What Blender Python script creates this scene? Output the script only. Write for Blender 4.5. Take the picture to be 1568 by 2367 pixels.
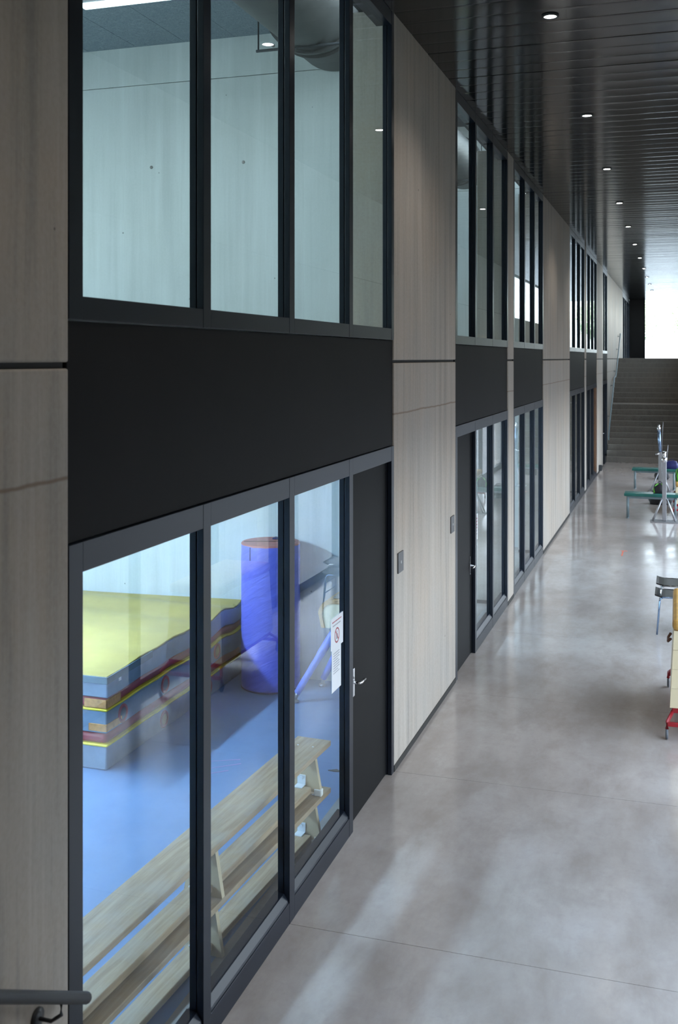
import bpy, bmesh, math, random
from mathutils import Vector, Matrix, noise

S = bpy.context.scene
C = S.collection
for o in list(bpy.data.objects):
    bpy.data.objects.remove(o)
rnd = random.Random(7)

# ------------------------------------------------------------------ camera
F_PX, W_PX, H_PX, HORIZON = 2430.0, 1568.0, 2367.0, 828.0
YAW = math.atan(782.0 / F_PX)
cd = bpy.data.cameras.new('camera')
cd.sensor_fit = 'HORIZONTAL'
cd.sensor_width = 36.0
cd.lens = F_PX / W_PX * 36.0
cd.shift_y = -(H_PX / 2 - HORIZON) / W_PX
cd.clip_end = 400
cd.dof.use_dof = True
cd.dof.focus_distance = 9.0
cd.dof.aperture_fstop = 6.3
cam = bpy.data.objects.new('camera', cd)
cam.location = (0, 0, 3.3)
cam.rotation_euler = (math.radians(90), 0, YAW)
C.objects.link(cam)
S.camera = cam

# ------------------------------------------------------------------ sky, sun, exposure
SKY = 3.5
wd = bpy.data.worlds.new('overcast_sky')
S.world = wd
wd.use_nodes = True
nt = wd.node_tree
bg = nt.nodes['Background']
tc = nt.nodes.new('ShaderNodeTexCoord')
sp = nt.nodes.new('ShaderNodeSeparateXYZ')
rp = nt.nodes.new('ShaderNodeValToRGB')
rp.color_ramp.elements[0].position = 0.0
rp.color_ramp.elements[0].color = (0.86, 0.95, 1.0, 1)
rp.color_ramp.elements[1].position = 0.7
rp.color_ramp.elements[1].color = (0.62, 0.80, 1.0, 1)
nt.links.new(tc.outputs['Generated'], sp.inputs[0])
nt.links.new(sp.outputs['Z'], rp.inputs[0])
nt.links.new(rp.outputs[0], bg.inputs[0])
bg.inputs[1].default_value = SKY

sd = bpy.data.lights.new('sun', 'SUN')
sd.energy = 7.0
sd.angle = math.radians(3)
sd.color = (1.0, 0.94, 0.86)
sun = bpy.data.objects.new('sun', sd)
sun.rotation_euler = (math.radians(42), 0, 0)      # shines along the corridor, from behind the viewer and above
C.objects.link(sun)

def portal(name, loc, rot, sx, sy):
    d = bpy.data.lights.new(name, 'AREA')
    d.shape = 'RECTANGLE'
    d.size, d.size_y = sx, sy
    d.cycles.is_portal = True
    o = bpy.data.objects.new(name, d)
    o.location, o.rotation_euler = loc, rot
    C.objects.link(o)

vs = S.view_settings
S.display_settings.display_device = 'sRGB'
vs.view_transform = 'Standard'
vs.look = 'None'
vs.gamma = 1.0
vs.use_curve_mapping = False
vs.exposure = 1.0

# ------------------------------------------------------------------ materials
M = {}
def new_mat(name):
    m = bpy.data.materials.new(name)
    m.use_nodes = True
    M[name] = m
    return m, m.node_tree.nodes, m.node_tree.links, m.node_tree.nodes['Principled BSDF']

def mapped(n, l, scale=(1, 1, 1), coord='Object', world=False):
    mp = n.new('ShaderNodeMapping')
    mp.inputs['Scale'].default_value = scale
    if world:
        g = n.new('ShaderNodeNewGeometry')
        l.new(g.outputs['Position'], mp.inputs[0])
    else:
        t = n.new('ShaderNodeTexCoord')
        l.new(t.outputs[coord], mp.inputs[0])
    return mp

def noise_tex(n, l, vec, scale, detail=6, rough=0.6, dist=0.0):
    t = n.new('ShaderNodeTexNoise')
    t.inputs['Scale'].default_value = scale
    t.inputs['Detail'].default_value = detail
    t.inputs['Roughness'].default_value = rough
    t.inputs['Distortion'].default_value = dist
    l.new(vec.outputs[0], t.inputs['Vector'])
    return t

def ramp(n, l, src, stops):
    r = n.new('ShaderNodeValToRGB')
    e = r.color_ramp.elements
    while len(e) < len(stops):
        e.new(0.5)
    for el, (p, c) in zip(e, stops):
        el.position = p
        el.color = (c, c, c, 1) if isinstance(c, (int, float)) else (*c, 1)
    l.new(src, r.inputs[0])
    return r

def mix(n, l, a, b, fac, mode='MIX'):
    x = n.new('ShaderNodeMix')
    x.data_type = 'RGBA'
    x.blend_type = mode
    for sock, v in ((x.inputs[6], a), (x.inputs[7], b)):
        if isinstance(v, tuple):
            sock.default_value = (*v, 1)
        else:
            l.new(v, sock)
    if isinstance(fac, (int, float)):
        x.inputs[0].default_value = fac
    else:
        l.new(fac, x.inputs[0])
    return x.outputs[2]

def bump(n, l, b, height, strength, dist=0.01):
    bp = n.new('ShaderNodeBump')
    bp.inputs['Strength'].default_value = strength
    bp.inputs['Distance'].default_value = dist
    l.new(height, bp.inputs['Height'])
    l.new(bp.outputs[0], b.inputs['Normal'])

def plain(name, col, rough=0.5, metal=0.0, var=0.12, vscale=8.0, spec=0.5, bumps=0.0, bscale=60.0):
    m, n, l, b = new_mat(name)
    v = mapped(n, l)
    t = noise_tex(n, l, v, vscale)
    lo = tuple(max(0, c * (1 - var)) for c in col)
    hi = tuple(min(1, c * (1 + var)) for c in col)
    r = ramp(n, l, t.outputs['Fac'], [(0.3, lo), (0.7, hi)])
    l.new(r.outputs[0], b.inputs['Base Color'])
    b.inputs['Roughness'].default_value = rough
    b.inputs['Metallic'].default_value = metal
    b.inputs['Specular IOR Level'].default_value = spec
    if bumps:
        t2 = noise_tex(n, l, v, bscale)
        bump(n, l, b, t2.outputs['Fac'], bumps)
    return m

def concrete(name, base, warm, stain=0.5, lift_line=False, rough=0.75):
    m, n, l, b = new_mat(name)
    v = mapped(n, l, world=True)
    vs_ = mapped(n, l, (5, 5, 0.22), world=True)
    big = noise_tex(n, l, v, 0.9, 5)
    streak = noise_tex(n, l, vs_, 1.6, 6, 0.65)
    fine = noise_tex(n, l, v, 45, 5)
    c = mix(n, l, base, warm, ramp(n, l, big.outputs['Fac'], [(0.38, 0.0), (0.66, 1.0)]).outputs[0])
    c = mix(n, l, c, tuple(x * 0.70 for x in base), ramp(n, l, streak.outputs['Fac'], [(0.50, 0.0), (0.68, stain)]).outputs[0])
    c = mix(n, l, c, tuple(min(1, x * 1.25) for x in base), ramp(n, l, streak.outputs['Fac'], [(0.30, stain), (0.45, 0.0)]).outputs[0])
    c = mix(n, l, c, (1, 1, 1), ramp(n, l, fine.outputs['Fac'], [(0.3, 0.0), (0.7, 0.07)]).outputs[0])
    # pin holes
    vo = n.new('ShaderNodeTexVoronoi')
    vo.inputs['Scale'].default_value = 3.2
    l.new(v.outputs[0], vo.inputs['Vector'])
    hole = ramp(n, l, vo.outputs['Distance'], [(0.022, 1.0), (0.034, 0.0)])
    c = mix(n, l, c, tuple(x * 0.35 for x in base), hole.outputs[0])
    hgt = streak.outputs['Fac']
    if lift_line:
        g = n.new('ShaderNodeSeparateXYZ')
        l.new(v.outputs[0], g.inputs[0])
        w = noise_tex(n, l, v, 3.0, 3)
        ad = n.new('ShaderNodeMath'); ad.operation = 'MULTIPLY_ADD'
        l.new(w.outputs['Fac'], ad.inputs[0]); ad.inputs[1].default_value = 0.03
        l.new(g.outputs['Z'], ad.inputs[2])
        sb = n.new('ShaderNodeMath'); sb.operation = 'SUBTRACT'
        l.new(ad.outputs[0], sb.inputs[0]); sb.inputs[1].default_value = 2.868
        ab = n.new('ShaderNodeMath'); ab.operation = 'ABSOLUTE'
        l.new(sb.outputs[0], ab.inputs[0])
        ln = ramp(n, l, ab.outputs[0], [(0.003, 0.75), (0.010, 0.0)])
        c = mix(n, l, c, (0.22, 0.15, 0.10), ln.outputs[0])
    l.new(c, b.inputs['Base Color'])
    b.inputs['Roughness'].default_value = rough
    b.inputs['Specular IOR Level'].default_value = 0.3
    mx = n.new('ShaderNodeMath'); mx.operation = 'MULTIPLY_ADD'
    l.new(fine.outputs['Fac'], mx.inputs[0]); mx.inputs[1].default_value = 0.25
    l.new(hgt, mx.inputs[2])
    bump(n, l, b, mx.outputs[0], 0.25, 0.01)
    return m

concrete('concrete_wall', (0.40, 0.362, 0.320), (0.43, 0.36, 0.295), 0.85, True)
concrete('concrete_room', (0.58, 0.62, 0.62), (0.54, 0.58, 0.57), 0.35)
concrete('concrete_right', (0.40, 0.38, 0.35), (0.42, 0.38, 0.33), 0.5)
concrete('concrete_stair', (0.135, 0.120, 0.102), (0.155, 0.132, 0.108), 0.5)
plain('stair_nosing', (0.27, 0.25, 0.22), 0.6)

# polished corridor floor
m, n, l, b = new_mat('polished_floor')
v = mapped(n, l, world=True)
v2 = mapped(n, l, (1, 0.45, 1), world=True)
t1 = noise_tex(n, l, v, 0.55, 6, 0.62, 0.1)
t2 = noise_tex(n, l, v2, 2.6, 8, 0.68, 0.15)
t3 = noise_tex(n, l, v, 14, 6, 0.7)
c = mix(n, l, (0.39, 0.338, 0.312), (0.50, 0.445, 0.415), ramp(n, l, t1.outputs['Fac'], [(0.35, 0.0), (0.65, 1.0)]).outputs[0])
c = mix(n, l, c, (0.29, 0.235, 0.21), ramp(n, l, t2.outputs['Fac'], [(0.46, 0.0), (0.72, 0.7)]).outputs[0])
c = mix(n, l, c, (0.55, 0.51, 0.49), ramp(n, l, t2.outputs['Fac'], [(0.26, 0.6), (0.45, 0.0)]).outputs[0])
c = mix(n, l, c, (0.34, 0.30, 0.285), ramp(n, l, t3.outputs['Fac'], [(0.52, 0.0), (0.75, 0.35)]).outputs[0])
l.new(c, b.inputs['Base Color'])
rr = ramp(n, l, t2.outputs['Fac'], [(0.3, 0.10), (0.7, 0.22)])
l.new(rr.outputs[0], b.inputs['Roughness'])
b.inputs['Specular IOR Level'].default_value = 0.75
bump(n, l, b, t1.outputs['Fac'], 0.12, 0.02)

plain('floor_joint', (0.15, 0.125, 0.11), 0.9)
plain('black_frame', (0.008, 0.012, 0.020), 0.28, 0.0, 0.1, 3, 0.3)  # blue light caught by the mullions is tinted into this black
plain('grey_frame', (0.010, 0.014, 0.023), 0.34, 0.0, 0.1, 3, 0.35)  # carries the same painted-in cast of blue light
plain('black_panel', (0.0085, 0.0075, 0.007), 0.6, 0.0, 0.18, 2, 0.14)
plain('door_leaf', (0.010, 0.010, 0.0105), 0.6, 0.0, 0.12, 2, 0.12)
plain('shadow_base', (0.03, 0.028, 0.026), 0.7)
plain('chrome', (0.75, 0.75, 0.77), 0.14, 1.0, 0.05)
plain('aluminium', (0.40, 0.40, 0.42), 0.36, 0.9, 0.08)
plain('blue_steel', (0.30, 0.42, 0.62), 0.22, 0.9, 0.08)  # bluish metal; on the tall post it stands in for blue light
plain('ceiling_metal', (0.0065, 0.0070, 0.0072), 0.13, 0.0, 0.10, 1.2, 0.6)
plain('plain_plaster', (0.60, 0.61, 0.60), 0.85)
plain('blue_floor', (0.120, 0.205, 0.365), 0.55, 0.0, 0.06, 2.5, 0.35, 0.03, 180)
plain('scuff', (0.30, 0.22, 0.44), 0.6)
plain('dull_grey', (0.25, 0.24, 0.23), 0.7)
plain('mat_grey', (0.20, 0.26, 0.33), 0.55, 0.0, 0.10, 6, 0.4, 0.05, 40)
plain('mat_maroon', (0.30, 0.04, 0.05), 0.45, 0.0, 0.15, 5, 0.5, 0.05, 30)
plain('mat_yellow', (0.44, 0.345, 0.10), 0.50, 0.0, 0.08, 3, 0.4, 0.06, 14)
plain('piping_yellow', (0.75, 0.58, 0.03), 0.5)
plain('mat_strip', (0.13, 0.19, 0.22), 0.6)
plain('mat_orange', (0.55, 0.27, 0.09), 0.6, 0.0, 0.25, 20)
plain('vent_dark', (0.10, 0.12, 0.15), 0.8)
plain('vent_tan', (0.50, 0.33, 0.16), 0.6)
plain('white_tag', (0.80, 0.80, 0.82), 0.6)
plain('roller_red', (0.50, 0.17, 0.15), 0.5, 0.0, 0.15, 6)
plain('horse_beige', (0.70, 0.63, 0.44), 0.55)
plain('horse_leather', (0.46, 0.29, 0.13), 0.5, 0.0, 0.25, 9)
plain('horse_top', (0.26, 0.25, 0.23), 0.5)
plain('leg_blue', (0.16, 0.24, 0.78), 0.4, 0.0, 0.12, 8)
plain('rubber_white', (0.82, 0.82, 0.80), 0.5)
plain('bracket_white', (0.75, 0.80, 0.84), 0.35)
plain('teal_paint', (0.012, 0.115, 0.098), 0.4)
plain('teal_sheen', (0.05, 0.19, 0.165), 0.22, 0.0, 0.1, 5, 0.7)  # lighter teal, with the reflection on the seat put into the colour
plain('grey_steel', (0.16, 0.21, 0.23), 0.4, 0.3)
plain('bag_black', (0.012, 0.012, 0.016), 0.6, 0.0, 0.2, 20, 0.4, 0.3, 30)
plain('bag_blue', (0.007, 0.011, 0.09), 0.5, 0.0, 0.2, 20, 0.4, 0.3, 30)
plain('bag_green', (0.09, 0.36, 0.02), 0.5, 0.0, 0.25, 14)
plain('box_wood', (0.70, 0.60, 0.40), 0.45, 0.0, 0.06, 4)
plain('box_leather', (0.50, 0.28, 0.07), 0.5, 0.0, 0.2, 8)
plain('red_paint', (0.32, 0.012, 0.02), 0.35)
plain('tyre_grey', (0.12, 0.13, 0.15), 0.6)
plain('handle_brown', (0.12, 0.05, 0.03), 0.5)
plain('stool_seat', (0.016, 0.014, 0.0135), 0.30, 0.0, 0.1, 8, 0.35)
plain('rail_dark', (0.028, 0.031, 0.036), 0.42)
plain('sign_grey', (0.10, 0.10, 0.105), 0.45)
plain('sign_mark', (0.45, 0.45, 0.46), 0.5)
plain('paper', (0.74, 0.76, 0.80), 0.7, 0.0, 0.02)
plain('ink_red', (0.42, 0.10, 0.12), 0.7)
plain('ink_grey', (0.32, 0.33, 0.38), 0.7)
plain('door_wood', (0.12, 0.055, 0.025), 0.45, 0.0, 0.2, 6)
plain('tape_red', (0.65, 0.16, 0.10), 0.6)
plain('duct_metal', (0.085, 0.085, 0.085), 0.5, 0.2, 0.15, 3)
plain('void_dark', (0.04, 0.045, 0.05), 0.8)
plain('pavement', (0.13, 0.135, 0.145), 0.9, 0.0, 0.25, 0.5)
plain('bark', (0.10, 0.07, 0.05), 0.9)
plain('leaf_green', (0.55, 0.66, 0.42), 0.6, 0.0, 0.4, 0.8)
plain('hedge_green', (0.20, 0.32, 0.10), 0.7, 0.0, 0.4, 2)
plain('scrap_dark', (0.06, 0.06, 0.06), 0.7)

# grained wood of the benches
m, n, l, b = new_mat('bench_wood')
v = mapped(n, l, (14, 0.9, 14))
t1 = noise_tex(n, l, v, 2.2, 8, 0.65, 0.5)
vb = mapped(n, l)
t2 = noise_tex(n, l, vb, 3.0, 5)
c = mix(n, l, (0.30, 0.20, 0.115), (0.475, 0.355, 0.225), ramp(n, l, t1.outputs['Fac'], [(0.35, 0.0), (0.65, 1.0)]).outputs[0])
c = mix(n, l, c, (0.37, 0.33, 0.285), ramp(n, l, t2.outputs['Fac'], [(0.45, 0.0), (0.7, 0.6)]).outputs[0])
l.new(c, b.inputs['Base Color'])
b.inputs['Roughness'].default_value = 0.42
plain('bench_pale', (0.58, 0.47, 0.31), 0.5, 0.0, 0.08, 3)

# wood-wool ceiling boards of the store rooms
m, n, l, b = new_mat('acoustic_board')
v = mapped(n, l, world=True)
t1 = noise_tex(n, l, v, 26, 8, 0.75, 2.0)
c = ramp(n, l, t1.outputs['Fac'], [(0.30, (0.13, 0.17, 0.21)), (0.70, (0.36, 0.42, 0.47))])
l.new(c.outputs[0], b.inputs['Base Color'])
b.inputs['Roughness'].default_value = 0.95
bump(n, l, b, t1.outputs['Fac'], 0.6, 0.02)

# wrinkled blue cover of the roller
m, n, l, b = new_mat('roller_blue')
v = mapped(n, l, (1.0, 1.0, 1.0))
rt = n.new('ShaderNodeMapping')
rt.vector_type = 'TEXTURE'
rt.inputs['Rotation'].default_value = (0, -0.52, 0)
rt.inputs['Scale'].default_value = (0.30, 0.30, 0.055)
l.new(v.outputs[0], rt.inputs[0])
t1 = noise_tex(n, l, rt, 1.3, 4, 0.55, 0.6)
c = ramp(n, l, t1.outputs['Fac'], [(0.3, (0.10, 0.12, 0.58)), (0.7, (0.14, 0.165, 0.70))])
l.new(c.outputs[0], b.inputs['Base Color'])
b.inputs['Roughness'].default_value = 0.42
bump(n, l, b, t1.outputs['Fac'], 0.40, 0.02)

# thin clear glazing: transparent with a mirror-like share that follows the angle
def glass(name, tint):
    m, n, l, b = new_mat(name)
    n.remove(b)
    out = n['Material Output']
    tr = n.new('ShaderNodeBsdfTransparent'); tr.inputs[0].default_value = (*tint, 1)
    gl = n.new('ShaderNodeBsdfGlossy'); gl.inputs['Roughness'].default_value = 0.0
    gl.inputs[0].default_value = (0.95, 0.97, 1.0, 1)
    ge = n.new('ShaderNodeNewGeometry')
    io = n.new('ShaderNodeMath'); io.operation = 'MULTIPLY_ADD'
    l.new(ge.outputs['Backfacing'], io.inputs[0]); io.inputs[1].default_value = -(1.52 - 1 / 1.52); io.inputs[2].default_value = 1.52
    fr = n.new('ShaderNodeFresnel')
    l.new(io.outputs[0], fr.inputs[0])
    du = n.new('ShaderNodeMath'); du.operation = 'MULTIPLY'; du.use_clamp = True
    l.new(fr.outputs[0], du.inputs[0]); du.inputs[1].default_value = 1.0
    mx = n.new('ShaderNodeMixShader')
    l.new(du.outputs[0], mx.inputs[0]); l.new(tr.outputs[0], mx.inputs[1]); l.new(gl.outputs[0], mx.inputs[2])
    l.new(mx.outputs[0], out.inputs[0])
glass('glass_clear', (0.90, 0.95, 0.95))
glass('glass_green', (0.80, 0.90, 0.88))
glass('glass_grey', (0.87, 0.88, 0.90))
glass('glass_dark', (0.35, 0.40, 0.42))

def emitter(name, col, strength):
    m, n, l, b = new_mat(name)
    b.inputs['Base Color'].default_value = (0.8, 0.8, 0.8, 1)
    b.inputs['Emission Color'].default_value = (*col, 1)
    b.inputs['Emission Strength'].default_value = strength
emitter('lamp_lens', (1.0, 0.96, 0.90), 25.0)
emitter('upper_fill_tube', (0.80, 0.95, 1.0), 40.0)  # glow of the unseen lamps that brighten the upper room
emitter('tube_light', (0.80, 0.92, 1.0), 1.6)
emitter('room_tube', (0.53, 0.785, 1.05), 195.0)

# ------------------------------------------------------------------ mesh helpers
class MB:
    def __init__(self):
        self.bm = bmesh.new()
    def box(self, x0, x1, y0, y1, z0, z1, bev=0.0, mtx=None):
        r = bmesh.ops.create_cube(self.bm, size=1.0)
        vs_ = r['verts']
        for v in vs_:
            v.co = Vector(((x0 + x1) / 2 + v.co.x * (x1 - x0), (y0 + y1) / 2 + v.co.y * (y1 - y0), (z0 + z1) / 2 + v.co.z * (z1 - z0)))
        if mtx is not None:
            for v in vs_:
                v.co = mtx @ v.co
        if bev:
            es = list({e for v in vs_ for e in v.link_edges})
            bmesh.ops.bevel(self.bm, geom=es, offset=bev, segments=2, profile=0.5, affect='EDGES')
        return self
    def tube(self, pts, r, n=10, r1=None, caps=True):
        pts = [Vector(p) for p in pts]
        rings = []
        for i, p in enumerate(pts):
            if i == 0: d = pts[1] - pts[0]
            elif i == len(pts) - 1: d = pts[-1] - pts[-2]
            else: d = (pts[i + 1] - p).normalized() + (p - pts[i - 1]).normalized()
            d.normalize()
            a = Vector((0, 0, 1)) if abs(d.z) < 0.9 else Vector((1, 0, 0))
            u = d.cross(a).normalized(); w = d.cross(u)
            rad = r if r1 is None else r + (r1 - r) * i / (len(pts) - 1)
            if isinstance(r, (list, tuple)): rad = r[i]
            rings.append([self.bm.verts.new(p + (u * math.cos(2 * math.pi * k / n) + w * math.sin(2 * math.pi * k / n)) * rad) for k in range(n)])
        for a_, b_ in zip(rings, rings[1:]):
            for k in range(n):
                f = self.bm.faces.new((a_[k], a_[(k + 1) % n], b_[(k + 1) % n], b_[k]))
                f.smooth = True
        if caps:
            self.bm.faces.new(list(reversed(rings[0]))); self.bm.faces.new(rings[-1])
        return self
    def lathe(self, prof, c=(0, 0, 0), n=32, smooth=True):
        rings = []
        for r, z in prof:
            if r <= 1e-6:
                rings.append([self.bm.verts.new((c[0], c[1], c[2] + z))])
            else:
                rings.append([self.bm.verts.new((c[0] + r * math.cos(2 * math.pi * k / n), c[1] + r * math.sin(2 * math.pi * k / n), c[2] + z)) for k in range(n)])
        for a_, b_ in zip(rings, rings[1:]):
            for k in range(n):
                q = [a_[k % len(a_)], a_[(k + 1) % len(a_)], b_[(k + 1) % len(b_)], b_[k % len(b_)]]
                q2 = []
                for v in q:
                    if v not in q2: q2.append(v)
                if len(q2) >= 3:
                    f = self.bm.faces.new(q2); f.smooth = smooth
        return self
    def prism(self, poly, axis, a, b):
        """extrude a 2-D outline along axis 'x', 'y' or 'z' from a to b"""
        def P(p, t):
            return {'x': (t, p[0], p[1]), 'y': (p[0], t, p[1]), 'z': (p[0], p[1], t)}[axis]
        A = [self.bm.verts.new(P(p, a)) for p in poly]
        B = [self.bm.verts.new(P(p, b)) for p in poly]
        k = len(poly)
        self.bm.faces.new(A); self.bm.faces.new(list(reversed(B)))
        for i in range(k):
            self.bm.faces.new((A[i], B[i], B[(i + 1) % k], A[(i + 1) % k]))
        return self
    def xform(self, mtx):
        bmesh.ops.transform(self.bm, matrix=mtx, verts=self.bm.verts[:])
        return self
    def build(self, name, mat, parent=None):
        bmesh.ops.recalc_face_normals(self.bm, faces=self.bm.faces[:])
        me = bpy.data.meshes.new(name)
        self.bm.to_mesh(me); self.bm.free()
        me.materials.append(M[mat])
        o = bpy.data.objects.new(name, me)
        C.objects.link(o)
        if parent is not None: o.parent = parent
        return o

def box(name, mat, x0, x1, y0, y1, z0, z1, parent=None, bev=0.0):
    return MB().box(x0, x1, y0, y1, z0, z1, bev).build(name, mat, parent)

def local(o, parent):
    """put a mesh built in world metres under a parent that stands elsewhere"""
    o.parent = parent
    o.matrix_parent_inverse = Matrix.Translation(-parent_loc(parent))
    return o
def parent_loc(p):
    t = Vector(p.location)
    while p.parent is not None:
        p = p.parent; t += Vector(p.location)
    return t

def empty(name, loc=(0, 0, 0), rz=0.0):
    o = bpy.data.objects.new(name, None)
    o.location = loc; o.rotation_euler = (0, 0, rz)
    o.empty_display_size = 0.1
    C.objects.link(o)
    return o
def tag(o, label, cat, group=None):
    o['label'] = label; o['category'] = cat
    if group: o['group'] = group
    return o
def structure(o):
    o['kind'] = 'structure'
    return o
def copy_tree(o, parent=None):
    c = o.copy(); C.objects.link(c)
    if parent is not None: c.parent = parent
    for ch in list(o.children):
        copy_tree(ch, c)
    return c

WX = -2.15          # corridor face of the left wall
GX = -2.187         # glass line of the left wall
RX = 0.66           # corridor face of the right wall
CZ = 6.05           # corridor ceiling
END_Y = 51.7
LAND_Y = 41.6

# ------------------------------------------------------------------ floor: slabs between saw-cut joints
fl = structure(box('floor', 'floor_joint', WX - 0.15, RX + 0.15, -4.0, 34.5, -0.25, -0.012))
joints = [-4.0, -1.5, 0.95, 3.35, 5.75, 8.13, 10.25] + [10.25 + 2.42 * k for k in range(1, 10)] + [34.5]
for a, b_ in zip(joints, joints[1:]):
    if b_ - a > 0.3:
        box('concrete_slab', 'polished_floor', WX - 0.15, RX + 0.15, a + 0.002, b_ - 0.002, -0.012, 0.0, fl)

# ------------------------------------------------------------------ ceiling of bowed metal slats
ce = structure(box('ceiling', 'void_dark', WX - 0.3, RX + 0.3, -4.0, END_Y + 0.2, CZ + 0.05, CZ + 0.25))
def slat_mesh():
    q = MB()
    w = 0.297
    poly = []
    e_, d_ = 0.040, 0.0018                      # softly rolled long edges
    for k in range(6):
        t = k / 5
        poly.append((e_ * t, d_ * (1 - t) ** 2))
    for k in range(1, 6):
        t = k / 6
        poly.append((e_ + (w - 2 * e_) * t, -0.0005 * 4 * t * (1 - t)))
    for k in range(6):
        t = k / 5
        poly.append((w - e_ + e_ * t, d_ * t ** 2))
    poly += [(w, 0.02), (0, 0.02)]
    q.prism(poly, 'x', WX + 0.002, RX - 0.002)
    return q
first = None
y = -3.9
k = 0
while y < END_Y - 0.1:
    if first is None:
        first = slat_mesh().build('ceiling_slat', 'ceiling_metal', ce); o = first
    else:
        o = first.copy(); C.objects.link(o); o.parent = ce
    o.location = (0, y, CZ + rnd.uniform(-0.001, 0.001))
    o.rotation_euler = (rnd.uniform(-0.004, 0.004), 0, 0)
    y += 0.3; k += 1

# ------------------------------------------------------------------ left wall: concrete piers, two cast panels each
wl = structure(empty('wall_left'))
PIERS = [(-4.0, 3.405), (8.115, 10.56), (14.05, 14.56), (17.94, 22.52), (26.27, 26.74), (30.36, 32.85), (35.0, 45.05)]
for a, b_ in PIERS:
    box('concrete_panel', 'concrete_wall', WX - 0.42, WX, a, b_, 0.045, 3.262, wl, 0.008)
    box('concrete_panel', 'concrete_wall', WX - 0.42, WX, a, b_, 3.285, CZ + 0.04, wl, 0.008)
    box('joint_filler', 'shadow_base', WX - 0.42, WX - 0.02, a + 0.01, b_ - 0.01, 3.255, 3.29, wl)
bl = structure(empty('base_shade_left'))  # dark strips coloured as the shade in the gap under the panels
for a, b_ in PIERS[:-1]:
    box('base_shade_strip', 'shadow_base', WX - 0.42, WX + 0.004, a + 0.003, b_ - 0.003, 0.0, 0.05, bl)

# ------------------------------------------------------------------ glazed bays of the left wall
def mullion(mb, y0, y1, z0, z1):
    mb.box(GX + 0.004, WX, y0, y1, z0, z1, 0.002)
    mb.box(GX - 0.004, GX + 0.004, y0 + 0.010, y1 - 0.010, z0, z1)
    mb.box(GX - 0.038, GX - 0.004, y0 + 0.002, y1 - 0.002, z0, z1, 0.002)

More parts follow.
